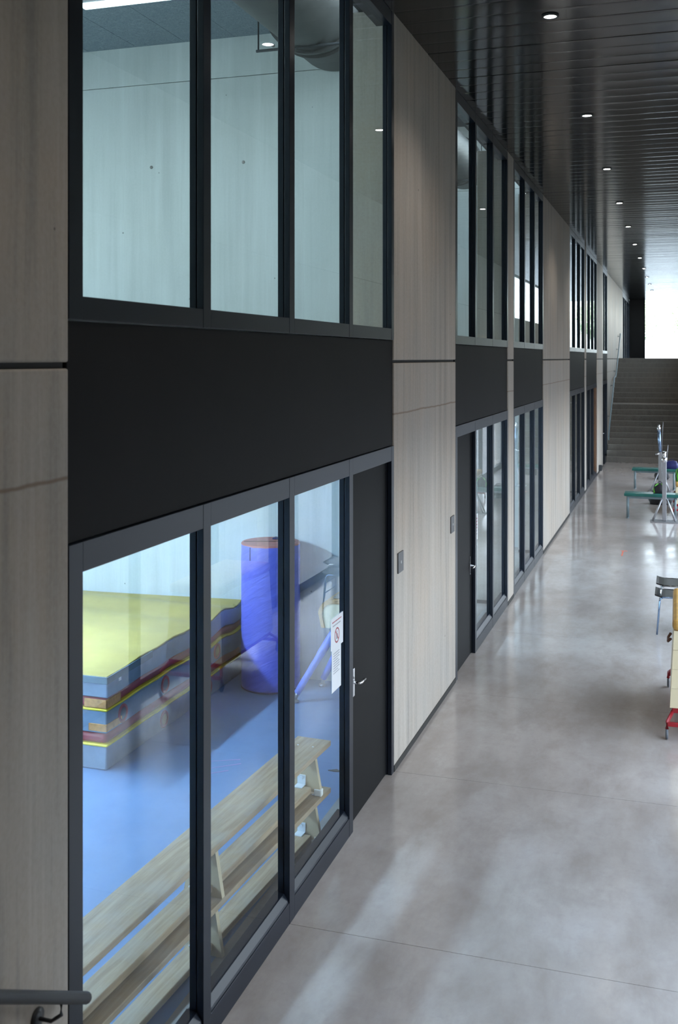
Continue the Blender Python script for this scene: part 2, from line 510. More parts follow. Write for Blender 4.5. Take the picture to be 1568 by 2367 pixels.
wn = dn = 0
def bay(y0, y1, mids, door=None, frame='black_frame', lower_glass='glass_clear', upper_glass='glass_green', jw0=0.10, jw1=0.075, brown=None):
    global wn, dn
    mw = 0.085
    # upper window
    wn += 1
    w = structure(empty('window_%d' % wn, (WX, y0, 3.445)))
    zs, zt = 3.445, CZ + 0.0
    edges = [y0 + jw0] + [v for mm in mids for v in (mm - mw / 2, mm + mw / 2)] + [y1 - jw1]
    def add(q, nm, mt): local(q.build(nm, mt), w)
    q = MB(); mullion(q, y0 + 0.003, y0 + jw0, zs, zt); add(q, 'jamb', frame)
    q = MB(); mullion(q, y1 - jw1, y1 - 0.003, zs, zt); add(q, 'jamb', frame)
    for mm in mids:
        q = MB(); mullion(q, mm - mw / 2, mm + mw / 2, zs, zt); add(q, 'mullion', frame)
    for a, b2 in zip(edges[0::2], edges[1::2]):
        add(MB().box(WX - 0.125, WX - 0.001, a + 0.001, b2 - 0.001, zs, 3.535, 0.002), 'sill_rail', frame)
        add(MB().box(WX - 0.125, WX - 0.001, a + 0.001, b2 - 0.001, 5.935, zt, 0.002), 'head_rail', frame)
        q = MB()
        vv = [q.bm.verts.new((GX, yy, zz)) for yy, zz in ((a, 3.53), (b2, 3.53), (b2, 5.94), (a, 5.94))]
        q.bm.faces.new(vv)
        add(q, 'glass_pane', upper_glass)
    # spandrel
    t = structure(MB().box(WX - 0.09, WX - 0.012, y0 + 0.004, y1 - 0.004, 2.607, 3.441, 0.004).build('trim_%d' % wn, 'black_panel'))
    # lower window
    w2 = structure(empty('window_%d' % (wn + 20), (WX, y0, 0)))
    def add2(q, nm, mt): local(q.build(nm, mt), w2)
    zt = 2.603
    q = MB(); mullion(q, y0 + 0.003, y0 + jw0, 0, zt); add2(q, 'jamb', 'grey_frame')
    q = MB(); mullion(q, y1 - jw1, y1 - 0.003, 0, zt); add2(q, 'jamb', 'grey_frame')
    for mm in mids:
        q = MB(); mullion(q, mm - mw / 2, mm + mw / 2, 0, zt); add2(q, 'mullion', 'grey_frame')
    for i, (a, b2) in enumerate(zip(edges[0::2], edges[1::2])):
        add2(MB().box(WX - 0.125, WX - 0.001, a + 0.001, b2 - 0.001, 2.487, zt, 0.002), 'head_rail', 'grey_frame')
        if door is not None and i == door[0]:
            continue
        q = MB().box(WX - 0.125, WX - 0.001, a + 0.001, b2 - 0.001, 0.0, 0.125, 0.002)
        q.prism([(GX - 0.05, 0.12), (WX - 0.006, 0.12), (WX - 0.010, 0.14), (GX + 0.002, 0.175), (GX - 0.05, 0.185)], 'y', a + 0.002, b2 - 0.002)
        add2(q, 'bottom_rail', 'grey_frame')
        q = MB()
        vv = [q.bm.verts.new((GX, yy, zz)) for yy, zz in ((a, 0.185), (b2, 0.185), (b2, 2.49), (a, 2.49))]
        q.bm.faces.new(vv)
        add2(q, 'glass_pane', lower_glass)
    if door is not None:
        i, side = door
        a, b2 = edges[2 * i], edges[2 * i + 1]
        dn += 1
        d = structure(empty('door_%d' % dn, (WX, a, 0)))
        local(MB().box(WX - 0.10, WX - 0.045, a + 0.004, b2 - 0.004, 0.008, 2.482, 0.003).build('door_leaf', 'door_leaf'), d)
        hy = a + 0.13 if side < 0 else b2 - 0.10
        hx = WX - 0.045
        sgn = 1 if side < 0 else -1
        hnd = MB().box(hx, hx + 0.012, hy - 0.02, hy + 0.02, 0.90, 1.10, 0.003)
        hnd.tube([(hx + 0.01, hy, 1.0), (hx + 0.055, hy, 1.0), (hx + 0.062, hy + sgn * 0.02, 1.0), (hx + 0.058, hy + sgn * 0.12, 0.995)], 0.011, 10)
        local(hnd.build('door_handle', 'chrome'), d)
    if brown is not None:
        local(MB().box(WX - 0.125, WX - 0.002, brown[0], brown[1], 0.12, 2.48, 0.003).build('wood_jamb', 'door_wood'), w2)

bay(3.405, 8.115, [4.615, 5.785, 6.96], door=(3, -1))
bay(10.56, 14.05, [11.70, 12.87], door=(0, 1))
bay(14.56, 17.94, [15.68, 16.81])
bay(22.52, 26.27, [23.79, 25.03])
bay(26.74, 30.36, [27.96, 29.16], brown=(29.95, 30.28))
bay(32.85, 35.0, [33.75], door=(0, -1), lower_glass='glass_dark')

# ------------------------------------------------------------------ right wall: glazed at floor level, closed above
wr = structure(empty('wall_right'))
RB = [(4.6, 6.6), (7.4, 13.0), (13.8, 19.4), (20.2, 25.8), (26.6, 32.2)]
prev = -4.0
for a, b_ in RB + [(34.4, 34.4)]:
    box('concrete_panel', 'concrete_right', RX, RX + 0.3, prev, a, 0.0, 2.62, wr, 0.006)
    prev = b_
edges_r = [-4.0, 2.0, 8.0, 14.0, 20.0, 26.0, 32.0, 38.0, 44.0, END_Y]
for a, b_ in zip(edges_r, edges_r[1:]):
    box('concrete_panel', 'concrete_right', RX, RX + 0.3, a + 0.006, b_ - 0.006, 2.63, 4.62, wr, 0.006)
    if b_ <= 32.0:
        box('concrete_panel', 'concrete_right', RX, RX + 0.3, a + 0.006, b_ - 0.006, 4.63, CZ + 0.04, wr, 0.006)
box('concrete_panel', 'concrete_right', RX, RX + 0.3, 34.4, END_Y, -0.2, 2.62, wr, 0.006)
wr_n = 40
for a, b_ in RB:
    wr_n += 1
    w = structure(empty('window_%d' % wr_n, (RX, a, 0)))
    nb = 3 if b_ - a > 3 else 1
    for i in range(nb + 1):
        yy = a + (b_ - a) * i / nb
        y0_, y1_ = max(a, yy - 0.03), min(b_, yy + 0.03)
        local(MB().box(RX + 0.02, RX + 0.12, y0_, y1_, 0.0, 2.62).build('mullion', 'grey_frame'), w)
    local(MB().box(RX + 0.02, RX + 0.12, a + 0.031, b_ - 0.031, 0.0, 0.12).build('bottom_rail', 'grey_frame'), w)
    local(MB().box(RX + 0.02, RX + 0.12, a + 0.031, b_ - 0.031, 2.52, 2.62).build('head_rail', 'grey_frame'), w)
    q = MB()
    q.bm.faces.new([q.bm.verts.new((RX + 0.07, yy, zz)) for yy, zz in ((a, 0.12), (b_, 0.12), (b_, 2.52), (a, 2.52))])
    local(q.build('glass_pane', 'glass_grey'), w)
    portal('window_daylight', (RX + 0.2, (a + b_) / 2, 1.32), (0, math.radians(90), 0), 2.4, b_ - a)
# clerestory over the stairs
w = structure(empty('window_46', (RX, 32, 4.63)))
yy = 32.0
while yy < END_Y:
    local(MB().box(RX + 0.02, RX + 0.12, yy, yy + 0.07, 4.63, CZ).build('mullion', 'grey_frame'), w)
    yy += 4.9
q = MB()
q.bm.faces.new([q.bm.verts.new((RX + 0.07, yy, zz)) for yy, zz in ((32, 4.63), (END_Y, 4.63), (END_Y, CZ), (32, CZ))])
local(q.build('glass_pane', 'glass_clear'), w)
portal('window_daylight', (RX + 0.2, (32 + END_Y) / 2, 5.3), (0, math.radians(90), 0), 1.4, END_Y - 32)

structure(box('wall_near', 'concrete_right', WX - 0.42, RX + 0.3, -4.2, -4.0, 0, CZ))

# ------------------------------------------------------------------ stairs at the far end
st = empty('staircase', (-0.75, 34.4, 0))
structure(st)
NR = 19
RISE = 3.3 / NR
yy = 34.4
for i in range(NR):
    z1 = RISE * (i + 1)
    dep = 0.29 if i != 9 else 1.25
    if i == NR - 1: dep = END_Y + 0.1 - yy
    last = i == NR - 1
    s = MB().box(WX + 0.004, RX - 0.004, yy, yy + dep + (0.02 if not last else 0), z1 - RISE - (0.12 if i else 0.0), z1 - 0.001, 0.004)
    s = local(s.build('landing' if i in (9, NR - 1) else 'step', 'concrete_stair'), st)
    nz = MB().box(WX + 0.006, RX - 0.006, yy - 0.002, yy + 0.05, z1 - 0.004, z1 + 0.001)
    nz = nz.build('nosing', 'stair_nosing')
    nz.parent = s
    yy += dep

# ------------------------------------------------------------------ far end: dark opening, black leaf and the great bright pane
w = structure(empty('window_50', (WX, 45.05, 3.3)))
local(MB().box(WX - 0.10, WX - 0.04, 45.06, END_Y, 3.30, 5.85).build('dark_panel', 'glass_dark'), w)
for yy in (45.06, 46.7, 48.3, 49.9, 51.55):
    local(MB().box(WX - 0.12, WX, yy, yy + 0.07, 3.30, 5.93).build('mullion', 'grey_frame'), w)
local(MB().box(WX - 0.12, WX, 45.06, END_Y, 5.85, CZ).build('head_rail', 'black_frame'), w)
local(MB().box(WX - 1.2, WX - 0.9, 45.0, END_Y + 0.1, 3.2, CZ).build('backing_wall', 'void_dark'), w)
we = structure(empty('wall_end', (0, END_Y, 3.3)))
local(MB().box(WX - 0.4, -1.44, END_Y, END_Y + 0.12, 3.30, CZ, 0.004).build('black_leaf', 'black_panel'), we)
w = structure(empty('window_51', (-0.4, END_Y, 3.3)))
q = MB()
q.bm.faces.new([q.bm.verts.new((xx, END_Y + 0.06, zz)) for xx, zz in ((-1.44, 3.3), (RX, 3.3), (RX, CZ), (-1.44, CZ))])
local(q.build('glass_pane', 'glass_clear'), w)
portal('window_daylight', (-0.39, END_Y + 0.2, 4.68), (math.radians(-90), 0, 0), 2.1, 2.75)

# ------------------------------------------------------------------ store rooms behind the left wall
def room(y0, y1, tag_no, floor_mat, x_out=-8.5, bright=True, low_win=(0.7, 2.5)):
    f = structure(box('floor', floor_mat, x_out, -2.42, y0, y1, -0.2, 0.0))
    structure(box('trim_%d' % (70 + tag_no), 'dull_grey', -2.42, WX - 0.13, y0, y1, -0.2, 0.0))  # plain grey strip of floor along the glass
    structure(box('ceiling', 'plain_plaster', x_out, WX - 0.13, y0, y1, 2.72, 3.28))
    # outer wall with a long window on either storey
    wo = structure(empty('wall_outer', (x_out, y0, 0)))
    m0, m1 = y0 + 0.7, y1 - 0.7
    for (z0, z1, a, b_) in ((0, low_win[0], y0, y1), (low_win[1], 4.2, y0, y1), (6.3, 7.4, y0, y1)):
        local(MB().box(x_out - 0.3, x_out, a, b_, z0, z1).build('concrete_panel', 'concrete_room'), wo)
    for (a, b_) in ((y0, m0), (m1, y1)):
        local(MB().box(x_out - 0.3, x_out, a, b_, low_win[0], low_win[1]).build('concrete_panel', 'concrete_room'), wo)
        local(MB().box(x_out - 0.3, x_out, a, b_, 4.2, 6.3).build('concrete_panel', 'concrete_room'), wo)
    for z0, z1 in (low_win, (4.2, 6.3)):
        w = structure(empty('window_%d' % (60 + tag_no), (x_out, m0, z0)))
        q = MB()
        q.bm.faces.new([q.bm.verts.new((x_out - 0.15, yy, zz)) for yy, zz in ((m0, z0), (m1, z0), (m1, z1), (m0, z1))])
        local(q.build('glass_pane', 'glass_clear'), w)
        nb = 4
        for i in range(nb + 1):
            c_ = m0 + (m1 - m0) * i / nb
            local(MB().box(x_out - 0.2, x_out - 0.1, max(m0, c_ - 0.03), min(m1, c_ + 0.03), z0, z1).build('mullion', 'grey_frame'), w)
        portal('window_daylight', (x_out - 0.1, (m0 + m1) / 2, (z0 + z1) / 2), (0, math.radians(-90), 0), z1 - z0, m1 - m0)
    # end wall in cast panels
    wz = structure(empty('wall_far_room', (x_out, y1, 0)))
    for z0, z1 in ((0, 3.28), (3.28, 6.258), (6.265, 7.4)):
        local(MB().box(x_out, WX - 0.425, y1, y1 + 0.28, z0, z1).build('concrete_panel', 'concrete_room'), wz)
    return wz

def board_ceiling(y0, y1, x0=-8.5, x1=-3.85):
    cc = structure(empty('ceiling', (x0, y0, 6.68)))
    nx = int(round((x1 - x0) / 0.62)); ny = max(1, int(round((y1 - y0) / 1.22)))
    for i in range(nx):
        for j in range(ny):
            a0 = x0 + (x1 - x0) * i / nx; a1 = x0 + (x1 - x0) * (i + 1) / nx
            b0 = y0 + (y1 - y0) * j / ny; b1 = y0 + (y1 - y0) * (j + 1) / ny
            local(MB().box(a0 + 0.002, a1 - 0.002, b0 + 0.002, b1 - 0.002, 6.68, 6.73).build('ceiling_board', 'acoustic_board'), cc)
    local(MB().box(x0, WX - 0.13, y0, y1, 7.4, 7.5).build('soffit', 'void_dark'), cc)
    local(MB().box(x1, x1 + 0.03, y0, y1, 6.68, 7.4).build('edge_board', 'void_dark'), cc)

def strip_lamp(name, label, x, y, z, length, mat, group=None, along='y'):
    o = empty(name, (x, y, z), 0.0 if along == 'x' else math.radians(90))
    tag(o, label, 'ceiling lamp', group)
    L = length / 2
    MB().box(-L, L, -0.06, 0.06, 0.03, 0.08, 0.004).build('housing', 'white_tag', o)
    MB().box(-L + 0.01, L - 0.01, -0.05, 0.05, 0.0, 0.03, 0.004).build('diffuser', mat, o)
    return o

wz = room(2.6, 10.2, 1, 'blue_floor', low_win=(2.0, 2.5))
board_ceiling(2.6, 10.2)
structure(box('wall_near_room', 'concrete_room', -8.5, WX - 0.425, 2.4, 2.6, 0, 7.4))
# shallow pier beside the glass on the upper storey
structure(box('wall_pier', 'concrete_room', -3.1, WX - 0.425, 9.66, 10.195, 3.285, 6.42))
structure(box('wall_pier', 'concrete_room', -3.1, WX - 0.425, 9.66, 10.195, 6.427, 7.39))
for tx, tz in ((-5.415, 5.363), (-4.337, 5.358), (-5.25, 3.75), (-4.0, 6.55)):
    q = MB().lathe([(0, 0), (0.018, 0), (0.018, 0.003), (0, 0.003)], n=14).xform(Matrix.Translation((tx, 10.2, tz)) @ Matrix.Rotation(math.radians(90), 4, 'X'))
    local(q.build('tie_hole', 'dull_grey'), wz)
strip_lamp('strip_lamp', 'slim blue-white strip lamp under the grey board ceiling, seen through the first upper pane', -4.65, 8.7, 6.60, 1.4, 'tube_light', None, 'x')
for lab_, yy, xx in (('over the near end of the benches', 4.3, -5.9), ('over the crash mats', 7.4, -5.9)):
    strip_lamp('strip_lamp', 'tube lamp under the blue-floored room ceiling, ' + lab_, xx, yy, 2.63, 1.6, 'room_tube', 'tube lamps of the blue-floored room')

for lab_, yy, xx in (('nearest the viewer', 3.4, -6.2), ('farther along', 5.2, -6.6)):  # out-of-view lamps, added to lift the upper room's brightness
    strip_lamp('strip_lamp', 'unseen tube lamp added to brighten the upper room, ' + lab_, xx, yy, 6.59, 2.4, 'upper_fill_tube', 'added tube lamps brightening the upper store room')
room(10.48, 18.4, 2, 'polished_floor')
board_ceiling(10.48, 18.4)
for lab_, yy in (('first', 12.4), ('second', 16.0)):
    strip_lamp('strip_lamp', lab_ + ' tube lamp under the low ceiling of the second room', -5.9, yy, 2.63, 1.6, 'room_tube', 'tube lamps of the second room')
room(20.0, 31.5, 3, 'polished_floor')
board_ceiling(20.0, 31.5)
structure(box('wall_near_room', 'concrete_room', -8.5, WX - 0.425, 19.8, 20.0, 0, 7.4))
# dark cupboard space behind the last bay
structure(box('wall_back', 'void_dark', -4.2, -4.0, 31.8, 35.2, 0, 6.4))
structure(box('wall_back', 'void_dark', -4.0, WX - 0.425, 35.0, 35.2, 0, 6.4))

# round ventilation duct in the upper storey
def duct(y0, y1, x, z, r, label):
    o = empty('ventilation_duct', (x, y0, z))
    tag(o, label, 'duct')
    def ring(a, b_, rr): return MB().lathe([(rr, a), (rr, b_)], n=40).xform(Matrix.Translation((x, 0, z)) @ Matrix.Rotation(math.radians(-90), 4, 'X'))
    local(ring(y0, y1, r).build('pipe', 'duct_metal'), o)
    for c_ in (y1 - 0.75, y1 - 0.6):
        q = MB().lathe([(r, c_ - 0.02), (r + 0.035, c_ - 0.02), (r + 0.035, c_ + 0.02), (r, c_ + 0.02)], n=40, smooth=False)
        q.xform(Matrix.Translation((x, 0, z)) @ Matrix.Rotation(math.radians(-90), 4, 'X'))
        local(q.build('flange', 'duct_metal'), o)
    q = MB().tube([(x - r - 0.05, y1 - 0.9, z - r + 0.0), (x + r + 0.1, y1 - 0.9, z - r + 0.0)], 0.014, 8)
    for sx in (-r - 0.03, r + 0.08):
        q.tube([(x + sx, y1 - 0.9, z - r), (x + sx, y1 - 0.9, 7.38)], 0.008, 6)
    local(q.build('hanger', 'void_dark'), o)
    return o
duct(4.0, 10.15, -3.28, 6.68, 0.47, 'large dark round duct under the store room roof, behind the first upper window')
duct(10.8, 17.5, -3.4, 6.5, 0.36, 'dark round duct glimpsed high in the second upper window')

# ------------------------------------------------------------------ crash mats
def wave(x, y, z):
    t = (y - 7.43) / 2.7
    return z + (z / 0.76) * (0.012 * math.sin(3.1 * y + 0.4) + 0.014 * math.sin(7.3 * y) * t + 0.02 * t * math.sin(11 * y + x))
def soft_box(x0, x1, y0, y1, z0, z1, bev=0.02, ny=26):
    q = MB()
    prof = [(x0 + bev, z0), (x1 - bev, z0), (x1 - bev * 0.3, z0 + bev * 0.3), (x1, z0 + bev), (x1, z1 - bev), (x1 - bev * 0.3, z1 - bev * 0.3), (x1 - bev, z1)]
    for k in range(1, 6):
        prof.append((x1 - bev + (x0 - x1 + 2 * bev) * k / 6, z1))
    prof += [(x0 + bev, z1), (x0 + bev * 0.3, z1 - bev * 0.3), (x0, z1 - bev), (x0, z0 + bev), (x0 + bev * 0.3, z0 + bev * 0.3)]
    cx, cz = (x0 + x1) / 2, (z0 + z1) / 2
    rings = []
    ys = [(y0, bev), (y0 + bev * 0.3, bev * 0.3), (y0 + bev, 0)] + [(y0 + bev + (y1 - y0 - 2 * bev) * k / ny, 0) for k in range(1, ny)] + [(y1 - bev, 0), (y1 - bev * 0.3, bev * 0.3), (y1, bev)]
    for yy, ins in ys:
        r = []
        for px_, pz in prof:
            sx = cx + (px_ - cx) * (1 - ins / ((x1 - x0) / 2)); sz = cz + (pz - cz) * (1 - ins / ((z1 - z0) / 2) * 0.9)
            r.append(q.bm.verts.new((sx, yy, wave(sx, yy, sz))))
        rings.append(r)
    k = len(prof)
    for a, b_ in zip(rings, rings[1:]):
        for i in range(k):
            f = q.bm.faces.new((a[i], b_[i], b_[(i + 1) % k], a[(i + 1) % k])); f.smooth = True
    q.bm.faces.new(rings[0]); q.bm.faces.new(list(reversed(rings[-1])))
    return q
MX0, MX1, MY0, MY1 = -6.75, -4.345, 7.43, 10.17
def vent(parent, y, z, mat):
    q = MB().lathe([(0, 0.004), (0.052, 0.004)], n=22)
    q2 = MB().lathe([(0.05, 0.0), (0.05, 0.010), (0.075, 0.010), (0.078, 0.0)], n=22)
    T = Matrix.Translation((MX1 - 0.002, y, wave(MX1, y, z))) @ Matrix.Rotation(math.radians(90), 4, 'Y')
    v = local(q2.xform(T).build('vent_ring', 'mat_maroon'), parent)
    d = q.xform(T).build('vent_disc', mat)
    d.parent = v
def banded_mat(z0, zp, z1, label):
    o = tag(empty('crash_mat', ((MX0 + MX1) / 2, MY0, z0)), label, 'crash mat', 'crash mats stacked on the blue floor')
    local(soft_box(MX0, MX1, MY0, MY1, z0 + 0.001, zp - 0.004, 0.012).build('core', 'mat_grey'), o)
    local(soft_box(MX0 - 0.008, MX1 + 0.010, MY0 - 0.010, MY1 + 0.008, zp - 0.008, zp + 0.012, 0.008).build('piping', 'piping_yellow'), o)
    local(soft_box(MX0 + 0.005, MX1 - 0.004, MY0 + 0.004, MY1 - 0.004, zp + 0.010, z1 - 0.002, 0.035).build('band', 'mat_maroon'), o)
    return o
low = banded_mat(0.0, 0.2, 0.298, 'bottom crash mat of the stack, grey with maroon top band and tan vent')
mid = banded_mat(0.298, 0.488, 0.588, 'middle crash mat of the stack, grey with yellow piping and two dark vents')
vent(low, 8.42, 0.09, 'vent_tan')
vent(mid, 7.69, 0.385, 'vent_dark'); vent(mid, 8.44, 0.39, 'vent_dark')
vent(mid, 9.55, 0.40, 'vent_tan'); vent(low, 9.35, 0.10, 'vent_dark')
def corner_patch(parent, z0, z1, ly, lx, name='corner_patch', mat='mat_orange', out=0.006):
    q = MB()
    q.box(MX1 - 0.004, MX1 + out, MY0 - out, MY0 + ly, z0, z1, 0.003)
    q.box(MX1 - lx, MX1 + out, MY0 - out, MY0 + 0.004, z0, z1, 0.003)
    for v in q.bm.verts: v.co.z = wave(v.co.x, v.co.y, v.co.z)
    local(q.build(name, mat), parent)
corner_patch(mid, 0.505, 0.575, 0.22, 0.20)
corner_patch(mid, 0.315, 0.375, 0.24, 0.16)
top = tag(empty('crash_mat', ((MX0 + MX1) / 2, MY0, 0.588)), 'topmost crash mat of the stack, with a plain yellow upper face', 'crash mat', 'crash mats stacked on the blue floor')
local(soft_box(MX0, MX1 + 0.012, MY0 - 0.006, MY1, 0.590, 0.752, 0.012).build('core', 'mat_grey'), top)
local(soft_box(MX0 + 0.01, MX1 + 0.006, MY0, MY1, 0.752, 0.768, 0.006).build('top_cover', 'mat_yellow'), top)
def strip(z0, z1, ly, lx):
    q = MB()
    q.box(MX1 + 0.008, MX1 + 0.017, MY0 - 0.012, MY0 + ly, z0, z1, 0.002)
    q.box(MX1 - lx, MX1 + 0.017, MY0 - 0.012, MY0 - 0.002, z0, z1, 0.002)
    for v in q.bm.verts: v.co.z = wave(v.co.x, v.co.y, v.co.z)
    return q
local(strip(0.705, 0.762, 0.75, 0.45).build('edge_strip', 'mat_strip'), top)
q = MB().box(MX1 + 0.012, MX1 + 0.016, 7.60, 7.64, 0.67, 0.71, 0.001)
local(q.build('tag_patch', 'white_tag'), top)

# ------------------------------------------------------------------ blue foam roller standing on end
RC = (-3.905, 9.885)
o = tag(empty('foam_roller', (*RC, 0)), 'tall blue vinyl foam roller with a red top, standing beside the yellow mat', 'foam roller')
q = MB()
prof = [(0.0, 0.002), (0.285, 0.002), (0.297, 0.012)]
for k in range(1, 30): prof.append((0.297, 0.012 + 1.42 * k / 30))
prof += [(0.297, 1.435), (0.290, 1.448)]
q.lathe(prof, n=56)
for v in q.bm.verts:
    r = math.hypot(v.co.x, v.co.y)
    if r > 0.28:
        a = math.atan2(v.co.y, v.co.x)
        d = 0.0022 * math.sin(9 * a + v.co.z * 21) * noise.noise(Vector((v.co.x * 3, v.co.y * 3, v.co.z * 2)))
        v.co.x *= 1 + d / r * 2; v.co.y *= 1 + d / r * 2
cover = q.build('cover', 'roller_blue', o)
q = MB().lathe([(0.0, 1.449), (0.26, 1.452), (0.292, 1.449), (0.298, 1.44), (0.296, 1.43)], n=56)
red = q.build('top_disc', 'roller_red', o)
s = MB().box(-0.27, 0.25, -0.008, 0.008, 1.452, 1.456, 0.001, Matrix.Rotation(0.35, 4, 'Z')).build('seam', 'handle_brown', o)
s = MB().box(-0.03, 0.07, 0.12, 0.20, 1.452, 1.468, 0.004).build('flap', 'bag_blue', o)
q = MB().tube([(0.297 * math.cos(-1.95), 0.297 * math.sin(-1.95), z) for z in (1.43, 1.38, 1.30)], 0.006, 6)
q.build('zip', 'bag_blue', o)
q = MB().lathe([(0.287, 0.002), (0.301, 0.004), (0.301, 0.014), (0.297, 0.018)], n=56)
q.build('base_rim', 'bag_blue', o)

# ------------------------------------------------------------------ vaulting horse in the corner
HX0, HX1, HY0, HY1 = -3.275, -2.50, 9.53, 9.92
o = tag(empty('vaulting_horse', ((HX0 + HX1) / 2, (HY0 + HY1) / 2, 0)), 'beige vaulting horse with tan leather edge and padded blue legs, behind the notices', 'vaulting horse')
def arch(x0, x1, z0, z1, r, n=7):
    pts = [(x0 + 0.03, z0)]
    for k in range(n + 1):
        a = math.pi - math.pi / 2 * k / n
        pts.append((x0 + r + r * math.cos(a), z1 - r + r * math.sin(a)))
    for k in range(n + 1):
        a = math.pi / 2 - math.pi / 2 * k / n
        pts.append((x1 - r + r * math.cos(a), z1 - r + r * math.sin(a)))
    pts.append((x1 - 0.03, z0))
    return pts
inner = arch(HX0 + 0.035, HX1 - 0.035, 0.72, 0.955, 0.11)
local(MB().prism(inner, 'y', HY0 + 0.006, HY1 - 0.006).build('body', 'horse_beige'), o)
outer = arch(HX0, HX1, 0.72, 0.995, 0.14)
q = MB()
for (ya, yb) in ((HY0 - 0.004, HY1 + 0.004),):
    A = [[q.bm.verts.new((p[0], yy, p[1])) for p in lst] for yy in (ya, yb) for lst in (outer, inner)]
    k = len(outer)
    for i in range(k - 1):
        q.bm.faces.new((A[0][i], A[0][i + 1], A[1][i + 1], A[1][i]))
        q.bm.faces.new((A[2][i], A[3][i], A[3][i + 1], A[2][i + 1]))
        q.bm.faces.new((A[0][i], A[2][i], A[2][i + 1], A[0][i + 1]))
        q.bm.faces.new((A[1][i], A[1][i + 1], A[3][i + 1], A[3][i]))
local(q.build('leather_edge', 'horse_leather'), o)
q = MB().box(HX0 + 0.13, HX1 - 0.13, HY0 + 0.05, HY1 + 0.0, 0.993, 1.012, 0.008)
local(q.build('top_pad', 'horse_top'), o)
for (tx, ty, bx, by) in ((-3.10, 9.62, -3.49, 9.47), (-3.02, 9.83, -3.40, 10.02), (-2.70, 9.62, -2.62, 9.47), (-2.70, 9.83, -2.62, 10.02)):
    T, B = Vector((tx, ty, 0.74)), Vector((bx, by, 0.06))
    q = MB().tube([T.lerp(B, t) for t in (0, 0.15, 0.4, 0.44, 0.7, 0.96)], [0.036, 0.04, 0.04, 0.035, 0.034, 0.032], 12)
    lg = local(q.build('leg', 'leg_blue'), o)
    q = MB().tube([T.lerp(B, 0.93), Vector((bx, by, 0.025))], 0.018, 10).lathe([(0, 0), (0.035, 0.0), (0.035, 0.02), (0.02, 0.03), (0, 0.03)], (bx, by, 0.0), 14)
    ft = q.build('foot', 'aluminium'); ft.parent = lg

# ------------------------------------------------------------------ two Swedish benches, one stacked on the other
def swedish_bench(label):
    o = tag(empty('balance_bench'), label, 'bench', 'wooden benches stacked behind the glass')
    L0, L1 = -3.55, 0.0
    MB().box(-0.25, 0.0, L0, L1, 0.290, 0.325, 0.004).build('seat_plank', 'bench_wood', o)
    MB().box(-0.190, -0.065, L0 + 0.10, L1 - 0.20, 0.028, 0.068, 0.004).build('lower_beam', 'bench_wood', o)
    for yy in (L1 - 0.16, L1 - 1.60, L0 + 0.16):
        q = MB()
        hole = [(-0.245, 0.02), (-0.200, 0.02), (-0.200, 0.026), (-0.055, 0.026), (-0.055, 0.02), (-0.005, 0.02), (-0.055, 0.292), (-0.195, 0.292)]
        q.prism(hole, 'y', yy - 0.016, yy + 0.016)
        lg = q.build('leg', 'bench_pale', o)
        if yy != L1 - 0.16:
            for v in lg.data.vertices:
                if v.co.z < 0.03: v.co.z = 0.0
        for xx in ((-0.222, -0.028) if yy == L1 - 0.16 else ()):
            q = MB().box(xx - 0.028, xx + 0.028, yy - 0.022, yy + 0.022, 0.0, 0.05, 0.008)
            f = q.build('foot', 'rubber_white'); f.parent = lg
        q = MB().box(-0.175, -0.115, yy - 0.024, yy - 0.016, 0.069, 0.135, 0.002).box(-0.175, -0.115, yy - 0.09, yy - 0.016, 0.068, 0.074, 0.001)
        q.tube([(-0.145, yy - 0.03, 0.115), (-0.145, yy - 0.018, 0.115)], 0.010, 8)
        br = q.build('bracket', 'bracket_white', o)
        if yy == L1 - 0.16:
            for xx in (-0.18, -0.07):
                sc = MB().lathe([(0, 0.002), (0.006, 0.002), (0.006, 0)], (xx, yy, 0.325), 8).build('screw', 'bracket_white', o)
    return o
b1 = swedish_bench('lower of the two stacked wooden benches, resting on the blue floor')
b1.location = (-2.285, 6.92, 0.0); b1.rotation_euler = (0, 0, -0.058)
b2 = copy_tree(b1)
b2['label'] = 'upper of the two stacked wooden benches, worn grey seat plank on top'
b2.location = (-2.285, 6.92, 0.3255)

# scuffs and a scrap on the blue floor
sc = empty('floor_scuff', (-3.45, 7.8, 0)); tag(sc, 'faint pinkish scuff streaks on the blue floor', 'scuff mark')
for (x0, y0, x1, y1) in ((-3.66, 7.86, -3.42, 7.98), (-3.62, 7.70, -3.38, 7.90), (-3.60, 7.58, -3.42, 7.74)):
    d = Vector((x1 - x0, y1 - y0, 0)); nrm = Vector((-d.y, d.x, 0)).normalized() * 0.009
    q = MB()
    A = Vector((x0, y0, 0.0012)); B = Vector((x1, y1, 0.0012))
    q.prism([((A + nrm * 0.3).x, (A + nrm * 0.3).y), ((B + nrm).x, (B + nrm).y), ((B - nrm).x, (B - nrm).y), ((A - nrm * 0.3).x, (A - nrm * 0.3).y)], 'z', 0.0002, 0.0010)
    local(q.build('streak', 'scuff'), sc)
q = MB().prism([(-2.66, 7.98), (-2.60, 8.02), (-2.57, 8.00), (-2.55, 8.03), (-2.56, 7.98), (-2.61, 7.97)], 'z', 0.0, 0.006)
tag(q.build('scrap', 'scrap_dark'), 'small dark scrap lying on the blue floor past the benches', 'scrap')

